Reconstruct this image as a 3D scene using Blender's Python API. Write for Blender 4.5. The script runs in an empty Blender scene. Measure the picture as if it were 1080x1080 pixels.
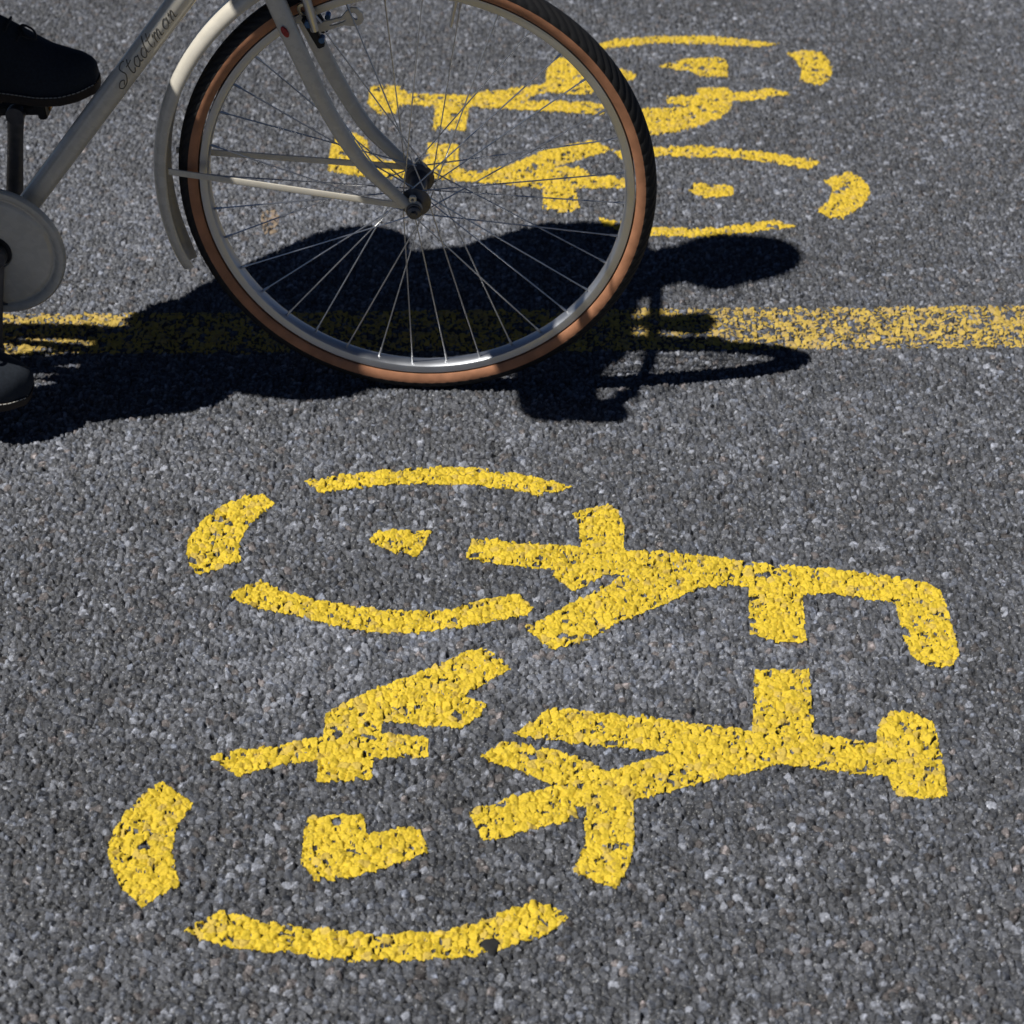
import bpy, bmesh, math, random
import numpy as np
from mathutils import Vector, Matrix

random.seed(7)
rng = np.random.default_rng(11)
C = bpy.context.scene.collection
sc = bpy.context.scene

# ---------------------------------------------------------------- camera
F_PX, CAM_H, PITCH = 2061.4, 1.5704, math.atan(1415 / 2061.4)
cam_d = bpy.data.cameras.new('camera')
cam = bpy.data.objects.new('camera', cam_d)
C.objects.link(cam)
cam.location = (0, 0, CAM_H)
cam.rotation_euler = (math.pi / 2 - PITCH, 0, 0)
cam_d.sensor_width = 36
cam_d.lens = 36 * F_PX / 1080
cam_d.clip_end = 2000
cam_d.dof.use_dof = True
cam_d.dof.focus_distance = 2.62
cam_d.dof.aperture_fstop = 7.1
sc.camera = cam


def ground(u, v):
    """pixel of the survey photograph -> metres on the ground (z = 0)"""
    a, b = (u - 540) / F_PX, (v - 540) / F_PX
    dy = math.cos(PITCH) - b * math.sin(PITCH)
    dz = -math.sin(PITCH) - b * math.cos(PITCH)
    s = -CAM_H / dz
    return (a * s, dy * s)


# ---------------------------------------------------------------- light
SUN = Vector((-0.61, -0.27, 1.0)).normalized()
w = bpy.data.worlds.new('World')
sc.world = w
w.use_nodes = True
nt = w.node_tree
bg = nt.nodes['Background']
sky = nt.nodes.new('ShaderNodeTexSky')
sky.sky_type = 'NISHITA'
sky.sun_disc = False
sky.air_density = 0.27
sky.dust_density = 0.0
sky.altitude = 400
sky.sun_elevation = math.asin(SUN.z)
sky.sun_rotation = math.atan2(SUN.x, SUN.y)
nt.links.new(sky.outputs[0], bg.inputs[0])
bg.inputs[1].default_value = 0.05
ld = bpy.data.lights.new('sun', 'SUN')
ld.energy = 5.0
ld.angle = math.radians(0.5)
ld.color = (1.0, 0.965, 0.90)
lo = bpy.data.objects.new('sun', ld)
C.objects.link(lo)
lo.location = (-3, -2, 6)
lo.rotation_euler = (-SUN).to_track_quat('-Z', 'Y').to_euler()
vs = sc.view_settings
vs.view_transform = 'Standard'
vs.look = 'None'
vs.exposure = 0.2
vs.gamma = 1.0


# ---------------------------------------------------------------- materials
def mat(name, col, rough=0.5, metal=0.0, spec=0.5, noise=None, bump=None, coat=0.0):
    m = bpy.data.materials.new(name)
    m.use_nodes = True
    n = m.node_tree.nodes
    L = m.node_tree.links
    p = n['Principled BSDF']
    p.inputs['Base Color'].default_value = (*col, 1)
    p.inputs['Roughness'].default_value = rough
    p.inputs['Metallic'].default_value = metal
    p.inputs['Specular IOR Level'].default_value = spec
    p.inputs['Coat Weight'].default_value = coat
    p.inputs['Coat Roughness'].default_value = 0.08
    tc = n.new('ShaderNodeTexCoord')
    if noise:
        scale, amt = noise
        t = n.new('ShaderNodeTexNoise')
        t.inputs['Scale'].default_value = scale
        t.inputs['Detail'].default_value = 6
        L.new(tc.outputs['Object'], t.inputs['Vector'])
        r = n.new('ShaderNodeMapRange')
        r.inputs['From Min'].default_value = 0.3
        r.inputs['From Max'].default_value = 0.7
        r.inputs['To Min'].default_value = 1 - amt
        r.inputs['To Max'].default_value = 1 + amt
        L.new(t.outputs['Fac'], r.inputs['Value'])
        mx = n.new('ShaderNodeVectorMath')
        mx.operation = 'SCALE'
        mx.inputs[0].default_value = col
        L.new(r.outputs[0], mx.inputs['Scale'])
        L.new(mx.outputs[0], p.inputs['Base Color'])
        r2 = n.new('ShaderNodeMapRange')
        r2.inputs['From Min'].default_value = 0.3
        r2.inputs['From Max'].default_value = 0.7
        r2.inputs['To Min'].default_value = max(0.02, rough - 0.08)
        r2.inputs['To Max'].default_value = min(1, rough + 0.08)
        L.new(t.outputs['Fac'], r2.inputs['Value'])
        L.new(r2.outputs[0], p.inputs['Roughness'])
    if bump:
        scale, dist = bump
        t = n.new('ShaderNodeTexNoise')
        t.inputs['Scale'].default_value = scale
        t.inputs['Detail'].default_value = 4
        L.new(tc.outputs['Object'], t.inputs['Vector'])
        b = n.new('ShaderNodeBump')
        b.inputs['Strength'].default_value = 0.6
        b.inputs['Distance'].default_value = dist
        L.new(t.outputs['Fac'], b.inputs['Height'])
        L.new(b.outputs[0], p.inputs['Normal'])
    return m


M_PAINT = mat('cream_enamel', (0.56, 0.525, 0.45), 0.27, 0, 0.5, (60, 0.05), None, 0.6)
M_EDGE = mat('cream_enamel_edge', (0.46, 0.44, 0.40), 0.4, 0, 0.5, (60, 0.06))
M_ALU = mat('aluminium', (0.52, 0.53, 0.55), 0.30, 1.0, 0.5, (14, 0.03))
M_RIM = mat('rim_alloy', (0.50, 0.52, 0.56), 0.45, 1.0, 0.5, (14, 0.03))
M_STEEL = mat('spoke_steel', (0.50, 0.50, 0.50), 0.33, 1.0)
M_DARKMETAL = mat('dark_steel', (0.10, 0.10, 0.108), 0.42, 0.7, 0.5, (90, 0.25))
M_BLACK = mat('black_plastic', (0.012, 0.012, 0.013), 0.55, 0, 0.4, (120, 0.2))
M_CABLE = mat('cable_black', (0.015, 0.015, 0.016), 0.4)
M_INK = mat('dark_lettering', (0.13, 0.12, 0.10), 0.45)
M_RED = mat('red_emblem', (0.28, 0.015, 0.015), 0.4, 0, 0.5, (700, 0.4))
M_BLUE = mat('blue_anodised', (0.05, 0.11, 0.24), 0.3, 0.8)
M_LEATHER = mat('brown_leather', (0.10, 0.045, 0.02), 0.5, 0, 0.5, (50, 0.2), (300, 0.0004))
M_SHOE = mat('navy_suede', (0.019, 0.024, 0.033), 0.85, 0, 0.25, (260, 0.25), (900, 0.0003))
M_SOLE = mat('shoe_sole', (0.035, 0.026, 0.02), 0.7, 0, 0.3, (150, 0.2))
M_WELT = mat('pale_stitching', (0.40, 0.39, 0.36), 0.7)
M_LACE = mat('dark_lace', (0.012, 0.012, 0.016), 0.8)
M_COAT = mat('dark_wool', (0.02, 0.022, 0.03), 0.9, 0, 0.2, (40, 0.2), (400, 0.0006))
M_JEANS = mat('dark_denim', (0.022, 0.028, 0.045), 0.9, 0, 0.2, (80, 0.25), (600, 0.0005))
M_SKIN = mat('skin', (0.48, 0.27, 0.19), 0.5, 0, 0.4, (30, 0.08))
M_HAIR = mat('brown_hair', (0.03, 0.018, 0.01), 0.6, 0, 0.4, (90, 0.4), (200, 0.002))
M_LIP = mat('lips', (0.36, 0.13, 0.11), 0.5)
M_EYE = mat('eye_white', (0.7, 0.7, 0.68), 0.2)
M_TAR = mat('tar', (0.014, 0.014, 0.015), 0.9, 0, 0.4, (200, 0.3), (500, 0.0006))


def tyre_materials():
    m = mat('tan_sidewall', (0.33, 0.152, 0.082), 0.6, 0, 0.35, (45, 0.22), (350, 0.0003))
    k = bpy.data.materials.new('tyre_tread')
    k.use_nodes = True
    n, L = k.node_tree.nodes, k.node_tree.links
    p = n['Principled BSDF']
    p.inputs['Base Color'].default_value = (0.014, 0.014, 0.015, 1)
    p.inputs['Roughness'].default_value = 0.6
    p.inputs['Specular IOR Level'].default_value = 0.25
    at = n.new('ShaderNodeAttribute')
    at.attribute_name = 'tread'
    sp = n.new('ShaderNodeSeparateXYZ')
    L.new(at.outputs['Vector'], sp.inputs[0])
    a = n.new('ShaderNodeMath'); a.operation = 'MULTIPLY'; a.inputs[1].default_value = 220.0
    L.new(sp.outputs['X'], a.inputs[0])
    ab = n.new('ShaderNodeMath'); ab.operation = 'ABSOLUTE'
    L.new(sp.outputs['Y'], ab.inputs[0])
    b = n.new('ShaderNodeMath'); b.operation = 'MULTIPLY_ADD'; b.inputs[1].default_value = 2.6
    L.new(ab.outputs[0], b.inputs[0]); L.new(a.outputs[0], b.inputs[2])
    fr = n.new('ShaderNodeMath'); fr.operation = 'FRACT'
    L.new(b.outputs[0], fr.inputs[0])
    gt = n.new('ShaderNodeMath'); gt.operation = 'GREATER_THAN'; gt.inputs[1].default_value = 0.35
    L.new(fr.outputs[0], gt.inputs[0])
    bp = n.new('ShaderNodeBump')
    bp.inputs['Strength'].default_value = 1.0
    bp.inputs['Distance'].default_value = 0.0015
    L.new(gt.outputs[0], bp.inputs['Height'])
    L.new(bp.outputs[0], p.inputs['Normal'])
    return m, k


M_TAN, M_TREAD = tyre_materials()


def stone_material(name, attr_color, spec, fine_amt, rough, bump_d, flecks=0, outskirts=False):
    m = bpy.data.materials.new(name)
    m.use_nodes = True
    n, L = m.node_tree.nodes, m.node_tree.links
    p = n['Principled BSDF']
    p.inputs['Roughness'].default_value = rough
    p.inputs['Specular IOR Level'].default_value = spec
    geo = n.new('ShaderNodeNewGeometry')
    at = n.new('ShaderNodeAttribute')
    at.attribute_name = attr_color
    t = n.new('ShaderNodeTexNoise')
    t.inputs['Scale'].default_value = 330
    t.inputs['Detail'].default_value = 5
    t.inputs['Roughness'].default_value = 0.65
    L.new(geo.outputs['Position'], t.inputs['Vector'])
    r = n.new('ShaderNodeMapRange')
    r.inputs['From Min'].default_value = 0.28
    r.inputs['From Max'].default_value = 0.72
    r.inputs['To Min'].default_value = 1 - fine_amt
    r.inputs['To Max'].default_value = 1 + fine_amt
    L.new(t.outputs['Fac'], r.inputs['Value'])
    mx = n.new('ShaderNodeVectorMath'); mx.operation = 'SCALE'
    src = at.outputs['Color']
    if outskirts:                                  # beyond the finely meshed area the stones come from a cell texture
        vo = n.new('ShaderNodeTexVoronoi')
        vo.inputs['Scale'].default_value = 115
        L.new(geo.outputs['Position'], vo.inputs['Vector'])
        se = n.new('ShaderNodeSeparateColor')
        L.new(vo.outputs['Color'], se.inputs[0])
        ra = n.new('ShaderNodeValToRGB')
        ra.color_ramp.elements[0].color = (0.040, 0.042, 0.048, 1)
        ra.color_ramp.elements[1].position = 0.93
        ra.color_ramp.elements[1].color = (0.105, 0.110, 0.127, 1)
        e3 = ra.color_ramp.elements.new(0.97); e3.color = (0.22, 0.22, 0.23, 1)
        L.new(se.outputs[0], ra.inputs[0])
        mi = n.new('ShaderNodeMix'); mi.data_type = 'RGBA'
        L.new(at.outputs['Alpha'], mi.inputs[0])
        L.new(ra.outputs[0], mi.inputs[6]); L.new(at.outputs['Color'], mi.inputs[7])
        src = mi.outputs[2]
    L.new(src, mx.inputs[0]); L.new(r.outputs[0], mx.inputs['Scale'])
    L.new(mx.outputs[0], p.inputs['Base Color'])
    if flecks:
        t3 = n.new('ShaderNodeTexNoise')
        t3.inputs['Scale'].default_value = 320
        t3.inputs['Detail'].default_value = 2
        L.new(geo.outputs['Position'], t3.inputs['Vector'])
        r3 = n.new('ShaderNodeMapRange')
        r3.inputs['From Min'].default_value = 0.61
        r3.inputs['From Max'].default_value = 0.72
        r3.inputs['To Min'].default_value = 0.0
        r3.inputs['To Max'].default_value = flecks
        L.new(t3.outputs['Fac'], r3.inputs['Value'])
        ad = n.new('ShaderNodeVectorMath'); ad.operation = 'ADD'
        L.new(mx.outputs[0], ad.inputs[0]); L.new(r3.outputs[0], ad.inputs[1])
        L.new(ad.outputs[0], p.inputs['Base Color'])
    t2 = n.new('ShaderNodeTexNoise')
    t2.inputs['Scale'].default_value = 700
    t2.inputs['Detail'].default_value = 3
    L.new(geo.outputs['Position'], t2.inputs['Vector'])
    b = n.new('ShaderNodeBump')
    b.inputs['Strength'].default_value = 0.75
    b.inputs['Distance'].default_value = bump_d
    L.new(t2.outputs['Fac'], b.inputs['Height'])
    L.new(b.outputs[0], p.inputs['Normal'])
    return m


M_ROAD = stone_material('asphalt', 'stone', 0.5, 0.5, 0.55, 0.0022, 0.20, True)
M_YELLOW = stone_material('yellow_road_paint', 'stone', 0.22, 0.17, 0.72, 0.0007)


# ---------------------------------------------------------------- asphalt height field
S = 0.0094
NT = 1024
T = {k: rng.random((NT, NT)).astype(np.float32) for k in ('jx', 'jy', 'r', 'h', 'tx', 'ty', 'c', 'c2', 'v')}
ANG = T['ty'] * 6.283
COS, SIN = np.cos(ANG), np.sin(ANG)
VN = [rng.random((256, 256)).astype(np.float32) for _ in range(4)]


def vnoise(x, y, scale, k=0):
    t = VN[k]
    u, v = x * scale + 57.3, y * scale + 31.7
    i, j = np.floor(u).astype(np.int64), np.floor(v).astype(np.int64)
    fu, fv = (u - i).astype(np.float32), (v - j).astype(np.float32)
    fu = fu * fu * (3 - 2 * fu)
    fv = fv * fv * (3 - 2 * fv)
    i0, i1, j0, j1 = i % 256, (i + 1) % 256, j % 256, (j + 1) % 256
    return (t[i0, j0] * (1 - fu) + t[i1, j0] * fu) * (1 - fv) + (t[i0, j1] * (1 - fu) + t[i1, j1] * fu) * fv


def worley(x, y, s, ox=0.0):
    """per point: height data of the stone it belongs to"""
    u, v = (x + ox) / s, (y + ox) / s
    i0, j0 = np.floor(u).astype(np.int64), np.floor(v).astype(np.int64)
    f1 = np.full(x.shape, 9.0, np.float32)
    f2 = f1.copy()
    bi, bj = np.zeros(x.shape, np.int64), np.zeros(x.shape, np.int64)
    bdx, bdy = np.zeros(x.shape, np.float32), np.zeros(x.shape, np.float32)
    for di in (-1, 0, 1):
        for dj in (-1, 0, 1):
            i, j = (i0 + di) % NT, (j0 + dj) % NT
            dx = (u - (i0 + di) - (0.12 + 0.76 * T['jx'][i, j])).astype(np.float32)
            dy = (v - (j0 + dj) - (0.12 + 0.76 * T['jy'][i, j])).astype(np.float32)
            ca, sa = COS[i, j], SIN[i, j]
            p_, q_ = np.abs(ca * dx + sa * dy), np.abs(ca * dy - sa * dx)
            d = np.maximum(np.maximum(0.86 * p_, 1.14 * q_), 0.70 * (p_ + q_)) - 0.20 * T['r'][i, j]
            m = d < f1
            f2 = np.where(m, f1, np.minimum(f2, d))
            f1 = np.where(m, d, f1)
            bi = np.where(m, i, bi); bj = np.where(m, j, bj)
            bdx = np.where(m, dx, bdx); bdy = np.where(m, dy, bdy)
    return f2 - f1, bi, bj, bdx * s, bdy * s


def smooth(a, b, x):
    t = np.clip((x - a) / (b - a), 0, 1)
    return t * t * (3 - 2 * t)


def field(x, y):
    # warped coordinates make the stones angular and uneven
    wx = x + 0.0030 * (vnoise(x, y, 190, 0) - 0.5)
    wy = y + 0.0030 * (vnoise(x, y, 190, 1) - 0.5)
    e, bi, bj, dx, dy = worley(wx, wy, S)
    hr = T['h'][bi, bj]
    top = -0.0010 * hr - 0.0026 * (hr > 0.90)
    tilt = 1.0 * ((T['tx'][bi, bj] - 0.5) * dx + (T['ty'][bi, bj] - 0.5) * dy)
    core = smooth(0.0, 0.23, e)                       # crack between two stones
    dome = smooth(0.0, 0.32, e)                       # rounded shoulder of the stone
    gap = core
    open_ = np.clip(vnoise(x, y, 150, 2) * .55 + vnoise(x, y, 48, 1) * .30 + .40 * T['jx'][bi, bj] - 0.22, 0, 1)
    e2, ci, cj, _, _ = worley(wx, wy, S * 0.46, 3.3)
    crack = 0.0058 * (0.25 + 1.1 * open_) * (1 - core)
    h = top + tilt - crack - 0.0010 * (1 - dome)
    h = h - 0.0005 * (1 - smooth(0, .3, e2)) + 0.0012 * (T['h'][ci, cj] - 0.5)
    return h.astype(np.float32), gap, bi, bj, dx, dy, ci, cj, open_ * (1 - core), crack


WEAR = [((440, 700), .13, .10, .45), ((640, 700), .16, .08, .50), ((880, 690), .12, .10, .35), ((300, 690), .14, .10, .30), ((380, 215), .3, .25, .35), ((140, 250), .3, .3, .25), ((200, 460), .35, .12, .25), ((780, 440), .4, .10, .15)]


def stone_colour(x, y, f):
    h, gap, bi, bj, dx, dy, ci, cj, deep, crack = f
    c, c2, v = T['c'][bi, bj], T['c2'][bi, bj], T['v'][bi, bj]
    sc_, sv = T['c'][ci, cj], T['v'][ci, cj]
    base = 0.040 + 0.062 * v * v + 0.010 * v + 0.030 * (sv - 0.5)
    worn = vnoise(x, y, 4.0, 2) * 0.6 + vnoise(x, y, 11.0, 3) * 0.4       # scuffed, paler patches
    base = base * (0.80 + 0.45 * worn)
    for (u, v_), rx, ry, amt in WEAR:                                     # traffic-polished areas
        gx_, gy_ = ground(u, v_)
        base = base * (1 + 1.5 * amt * np.exp(-((x - gx_) / rx) ** 2 - ((y - gy_) / ry) ** 2) * (0.4 + 1.2 * vnoise(x, y, 26, 0)))
    pale = c > 0.945 - 0.10 * (worn - 0.5)
    base = np.where(pale, 0.11 + 0.16 * c2, base)
    base = np.where((sc_ > 0.90), base + 0.05 + 0.12 * sv, base)
    col = np.stack([base * 0.93, base * 0.99, base * 1.18], -1)
    warm = (c2 > 0.94)[..., None] & (c < 0.9)[..., None]
    col = np.where(warm, col * np.array([1.20, 1.0, 0.86]), col)
    cool = (c2 < 0.22)[..., None]
    col = np.where(cool, col * np.array([0.95, 0.99, 1.06]), col)
    k = (0.16 + 0.84 * smooth(0.0, 0.8, gap))[..., None]                  # black bitumen binder between the stones
    col = col * k + np.array([0.014, 0.014, 0.015]) * (1 - k)
    return np.concatenate([col, np.ones(col.shape[:-1] + (1,))], -1).astype(np.float32)


def grow(a, step, end, ratio=1.35):
    out, p, s = [], a, step
    while (p < end if end > a else p > end):
        s *= ratio
        p = p + s if end > a else p - s
        out.append(p)
    return out


def grid_mesh(name, X, Y, Z, keep=None, colour=None, material=None):
    """mesh from a grid of points (rows, cols); keep = mask of quads"""
    rws, cls = X.shape
    idx = np.arange(rws * cls).reshape(rws, cls)
    q = np.stack([idx[:-1, :-1], idx[:-1, 1:], idx[1:, 1:], idx[1:, :-1]], -1)
    q = q.reshape(-1, 4) if keep is None else q[keep]
    P = np.stack([X, Y, Z], -1).reshape(-1, 3)
    col = None if colour is None else colour.reshape(-1, 4)
    if keep is not None:
        used, inv = np.unique(q, return_inverse=True)
        q = inv.reshape(-1, 4)
        P = P[used]
        col = None if col is None else col[used]
    me = bpy.data.meshes.new(name)
    me.vertices.add(len(P)); me.vertices.foreach_set('co', P.astype(np.float32).ravel())
    me.loops.add(q.size); me.loops.foreach_set('vertex_index', q.astype(np.int32).ravel())
    me.polygons.add(len(q))
    me.polygons.foreach_set('loop_start', np.arange(0, q.size, 4, dtype=np.int32))
    me.update(calc_edges=True)
    me.polygons.foreach_set('use_smooth', np.ones(len(q), bool))
    if col is not None:
        at = me.attributes.new('stone', 'FLOAT_COLOR', 'POINT')
        at.data.foreach_set('color', col.ravel())
    me.update()
    o = bpy.data.objects.new(name, me)
    C.objects.link(o)
    if material:
        me.materials.append(material)
    return o


def tag(o, label=None, cat=None, group=None, kind=None):
    if label: o['label'] = label
    if cat: o['category'] = cat
    if group: o['group'] = group
    if kind: o['kind'] = kind
    return o


# axes of the road sheet: fine where the camera looks, growing to the horizon
xs_mid = np.arange(-1.36, 1.3601, 0.00155)
xs = np.concatenate([grow(-1.36, 0.00155, -60)[::-1], xs_mid, grow(xs_mid[-1], 0.00155, 60)])
ys_l, y_ = [], 1.22
while y_ < 4.62:
    ys_l.append(y_)
    y_ += 0.0013 + 0.0006 * (y_ - 1.22)
ys = np.concatenate([grow(1.22, 0.0016, -60)[::-1], ys_l, grow(ys_l[-1], 0.005, 90)])
X, Y = np.meshgrid(xs, ys)
f = field(X, Y)
gx, gy = np.gradient(xs), np.gradient(ys)
wgt = np.outer(1 - smooth(0.006, 0.02, gy), 1 - smooth(0.004, 0.015, gx)).astype(np.float32)
Z = f[0] * wgt + (-0.0012) * (1 - wgt)
RC = stone_colour(X, Y, f)
RC[..., 3] = wgt
road = grid_mesh('road', X, Y, Z, None, RC, M_ROAD)
tag(road, 'dark grey coarse asphalt of the cycle path with exposed stones', None, None, 'structure')
del X, Y, Z, f, RC


# ---------------------------------------------------------------- road paint
def in_poly(px, py, poly):
    r = np.zeros(px.shape, bool)
    n = len(poly)
    for i in range(n):
        x1, y1 = poly[i]
        x2, y2 = poly[(i + 1) % n]
        if y1 == y2:
            continue
        c = (y1 > py) != (y2 > py)
        r ^= c & (px < (x2 - x1) * (py - y1) / (y2 - y1) + x1)
    return r


def painted(name, polys, sx, sy, cover, tone, worn, film=0.74, lift=0.0006, pad=0.01, as_px=True):
    P = [[ground(*p) for p in poly] if as_px else poly for poly in polys]
    A = np.concatenate([np.array(p) for p in P])
    x0, y0 = A.min(0) - pad
    x1, y1 = A.max(0) + pad
    xs, ys = np.arange(x0, x1, sx), np.arange(y0, y1, sy)
    X, Y = np.meshgrid(xs, ys)
    f = field(X, Y)
    h, gap, bi, bj, dx, dy, ci, cj, deep, crack = f
    # the paint's edge follows the stones a little
    ex, ey = X - 0.16 * dx + 0.0012 * (vnoise(X, Y, 260, 2) - .5), Y - 0.16 * dy + 0.0012 * (vnoise(X, Y, 260, 3) - .5)
    inside = np.zeros(X.shape, bool)
    for p in P:
        a = np.array(p)
        mx0, my0 = a.min(0) - .01
        mx1, my1 = a.max(0) + .01
        i0, i1 = np.searchsorted(xs, (mx0, mx1))
        j0, j1 = np.searchsorted(ys, (my0, my1))
        inside[j0:j1, i0:i1] |= in_poly(ex[j0:j1, i0:i1], ey[j0:j1, i0:i1], p)
    patch = vnoise(X, Y, 38, 1) * .6 + vnoise(X, Y, 95, 0) * .4
    ok = inside & (deep < cover - 0.45 * worn * (patch - 0.35)) & (h > -0.0086 + 0.0068 * worn * patch) & (T['c2'][bi, bj] > worn * 0.14 * (0.3 + 1.3 * patch))
    q = ok[:-1, :-1] & ok[:-1, 1:] & ok[1:, 1:] & ok[1:, :-1]
    v = T['v'][bi, bj]
    k = 0.93 + 0.10 * (v - 0.5) + 0.10 * (vnoise(X, Y, 60, 2) - .5) + 0.06 * (vnoise(X, Y, 7, 3) - .5)
    col = np.ones(X.shape + (4,), np.float32)
    for i in range(3):
        col[..., i] = tone[i] * k
    dirt = (T['c'][bi, bj] > 1 - 0.10 * (1 + 2.5 * worn))[..., None]       # single stones rubbed greyer
    col[..., :3] = np.where(dirt, col[..., :3] * np.array([0.80, 0.78, 0.9]) + 0.035, col[..., :3])
    spk = smooth(.62, .80, vnoise(X, Y, 420, 1) * .6 + vnoise(X, Y, 170, 3) * .4)[..., None] * 0.45     # ground-in dirt
    col[..., :3] = col[..., :3] * (1 - spk) + np.array([0.16, 0.105, 0.03]) * spk
    zz = np.where(np.abs(X) > 1.355, -0.0006, h + film * crack + lift)
    return grid_mesh(name, X, Y, zz, q, col, M_YELLOW)


NEAR = [
 [(319,506),(358,500.5),(402,495.5),(447,492),(480,491.5),(502,493),(543,498),(577,505),(606,513),(590,518),(571,523),(543,517),(502,511),(460,510),(430,510),(397,512),(369,515),(338,520)],
 [(269,520),(277,520.5),(291,531),(277,541),(263,553),(253.6,570),(252,581),(255,589.4),(235.5,598),(210.5,605.5),(201,599),(196,584),(198,567),(213,548),(235.5,531),(255,523)],
 [(389,570),(395,560),(416,558),(455,559.5),(446.7,578),(438,587),(419,582.5),(399.5,577)],
 [(240,628),(249.5,621),(276,611),(302,623),(330,631),(374.5,638),(410.5,643),(444,643.6),(480,641.7),(488,636.7),(538,625.5),(546,626),(564,640),(557,648),(515.5,656),(488,661),(460,664.5),(444,666.7),(402,667),(360.5,661.7),(319,650.5),(285.5,644.4),(258,636.7)],
 [(497.5,566),(490.5,588),(515.5,594.4),(543,597),(585,600.5),(582,607.5),(607,624),(638,606),(658.6,606),(629,621),(579,648),(552,661.7),(582,685),(615.5,675.5),(654,656),(696,639),(738,620),(768,616),(788.6,620),(791,669),(823,678),(851,677),(847,625.5),(879,627),(934.5,634),(944,636.7),(951,664.5),(959.5,689.5),(970.6,699),(990,704),(1004,702),(1012,692),(1009.5,675.5),(1001,645),(993,623),(979,614.5),(934.5,606),(879,599),(823,595),(781.7,591),(738,584),(696,580),(658.6,580),(658.6,553),(651.7,538),(640.6,530.5),(624,534),(603,541),(610,553),(611,575.5),(571,573),(529.5,568.6)],
 [(220,798),(250,790),(290,785),(340,776),(343,753),(357,743),(367,738),(410,720),(467,697),(500,683),(513,682.7),(530,695),(540,705),(517,717),(490,732),(513,742),(508,753),(487,767),(450,765),(403,762),(403,773),(453,776),(452,798),(395,799),(392,822),(333,825),(335,802),(300,805),(250,819)],
 [(323,860),(350,857),(383,857),(387,878),(433,870),(443,873),(453,898),(400,917),(363,927),(330,927),(317,910),(317,900)],
 [(170,822),(205,847),(187,870),(182,897),(190,933),(150,956),(127,937),(115,910),(112,893),(120,873),(143,843)],
 [(192,982),(230,960),(247,962),(277,970),(323,977),(373,982),(400,985),(467,980),(500.5,972),(531,960),(568,949),(586,954),(601,967.5),(577,986),(531,1001),(485,1010),(417,1013),(367,1013),(300,1005),(240,1000)],
 [(540,774),(577,747.5),(598,747),(653,752),(745,763),(793,768.6),(795.6,706),(854,705.6),(859.5,774),(893,778),(923,782.5),(926,761.7),(940,749),(962,750.6),(986,761.7),(993,792),(1001,839.4),(976,842),(945.6,839.4),(936,818.6),(893,814.4),(851,809),(818,806),(790,814.4),(745,824),(668.6,844),(670,879),(665.5,909.4),(650,938.4),(632,931),(603,918.6),(617,888),(615,860.5),(562,874),(510,887),(493,854.4),(531,842),(583,828.5),(546,811.7),(502,799.4),(531,780.5),(577,787),(616.7,801),(641,811.7),(665.5,804),(708,793),(653,788),(598,782.6)],
]
FAR = [
 [(626.7,48),(649,40),(690,38),(745,37.4),(790,41.5),(823,46),(801,49.6),(745,46),(701,45),(664,48),(634,52.6)],
 [(828.5,56),(849,52.6),(867,55),(878.5,68),(877,83),(864,89.6),(843,85),(845,72),(838,62.6)],
 [(693,70),(723,61.5),(762,60),(768,66),(768,81),(745,81),(727,75)],
 [(836,98.5),(819,92),(773,97),(767,92),(734,92),(736,99.6),(702.6,102),(702.6,109),(734,111),(708,113),(675,114.4),(660,128),(670,141),(686,143),(715.5,138.5),(756,127),(771,116),(773,107),(804,104.4)],
 [(387,109),(390,92),(397,89),(423,90),(430,98),(459,99),(492,100.5),(514,95),(556,91),(575,87),(576,73),(587,59),(600,62),(625,70),(655,72),(673,78),(668,84),(645,87),(622,99),(604,99.5),(578,97),(560,101),(557,105),(622,107),(640,111),(636,121),(607,119),(557,116),(518,114),(495,112),(492,138),(456,136),(459,114),(441,110),(421,111),(417,119),(400,121)],
 [(345,180),(349,151),(356,144),(376,139),(387,147),(392,163),(405,168),(440,172),(450,165),(451,150),(484,152),(485,178),(498,180),(537,174),(570,159),(598,152),(625,147),(649,157),(619,166),(585,176),(610,175),(628,185),(662,187),(662,198.5),(607,198.5),(612,219),(592,225),(572,218),(572,198.5),(518,192.6),(468,189.6),(425,187),(387,187)],
 [(645,160),(665,156),(690,155),(727,153),(782,157),(827,162.6),(869,170),(852.6,178.5),(819,172),(767,166),(708,165),(655,166)],
 [(867,190),(895,180),(912,188.5),(919,201.5),(912,216),(886,232),(860,223),(875,209),(877,198)],
 [(725,201.5),(732,192),(773,196),(775,205),(749,209.6)],
 [(630,228),(655,233),(690,238.5),(730,240),(760,239),(819,231),(843,239),(797,244),(745,249.6),(690,248.5),(655,244),(635,237)],
]
near_sym = painted('bicycle_symbol', NEAR, 0.0011, 0.0011, 0.82, (0.585, 0.425, 0.034), 0.06)
tag(near_sym, 'large yellow painted bicycle symbol in the foreground, its wheels to the left', 'road marking', 'painted bicycle symbols')
far_sym = painted('bicycle_symbol', FAR, 0.0016, 0.0021, 0.80, (0.57, 0.400, 0.038), 0.12)
tag(far_sym, 'yellow painted bicycle symbol behind the front wheel, its wheels to the right', 'road marking', 'painted bicycle symbols')
gl = [ground(-60, 331.5), ground(1140, 321.5), ground(1140, 367.7), ground(-60, 372.2)]
dirx = (gl[1][0] - gl[0][0], gl[1][1] - gl[0][1])
def ext(p, k): return (p[0] + k * dirx[0], p[1] + k * dirx[1])
line = painted('lane_line', [[ext(gl[0], -1.2), ext(gl[1], 1.2), ext(gl[2], 1.2), ext(gl[3], -1.2)]],
               0.0015, 0.0018, 0.42, (0.47, 0.335, 0.075), 0.80, as_px=False)
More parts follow.
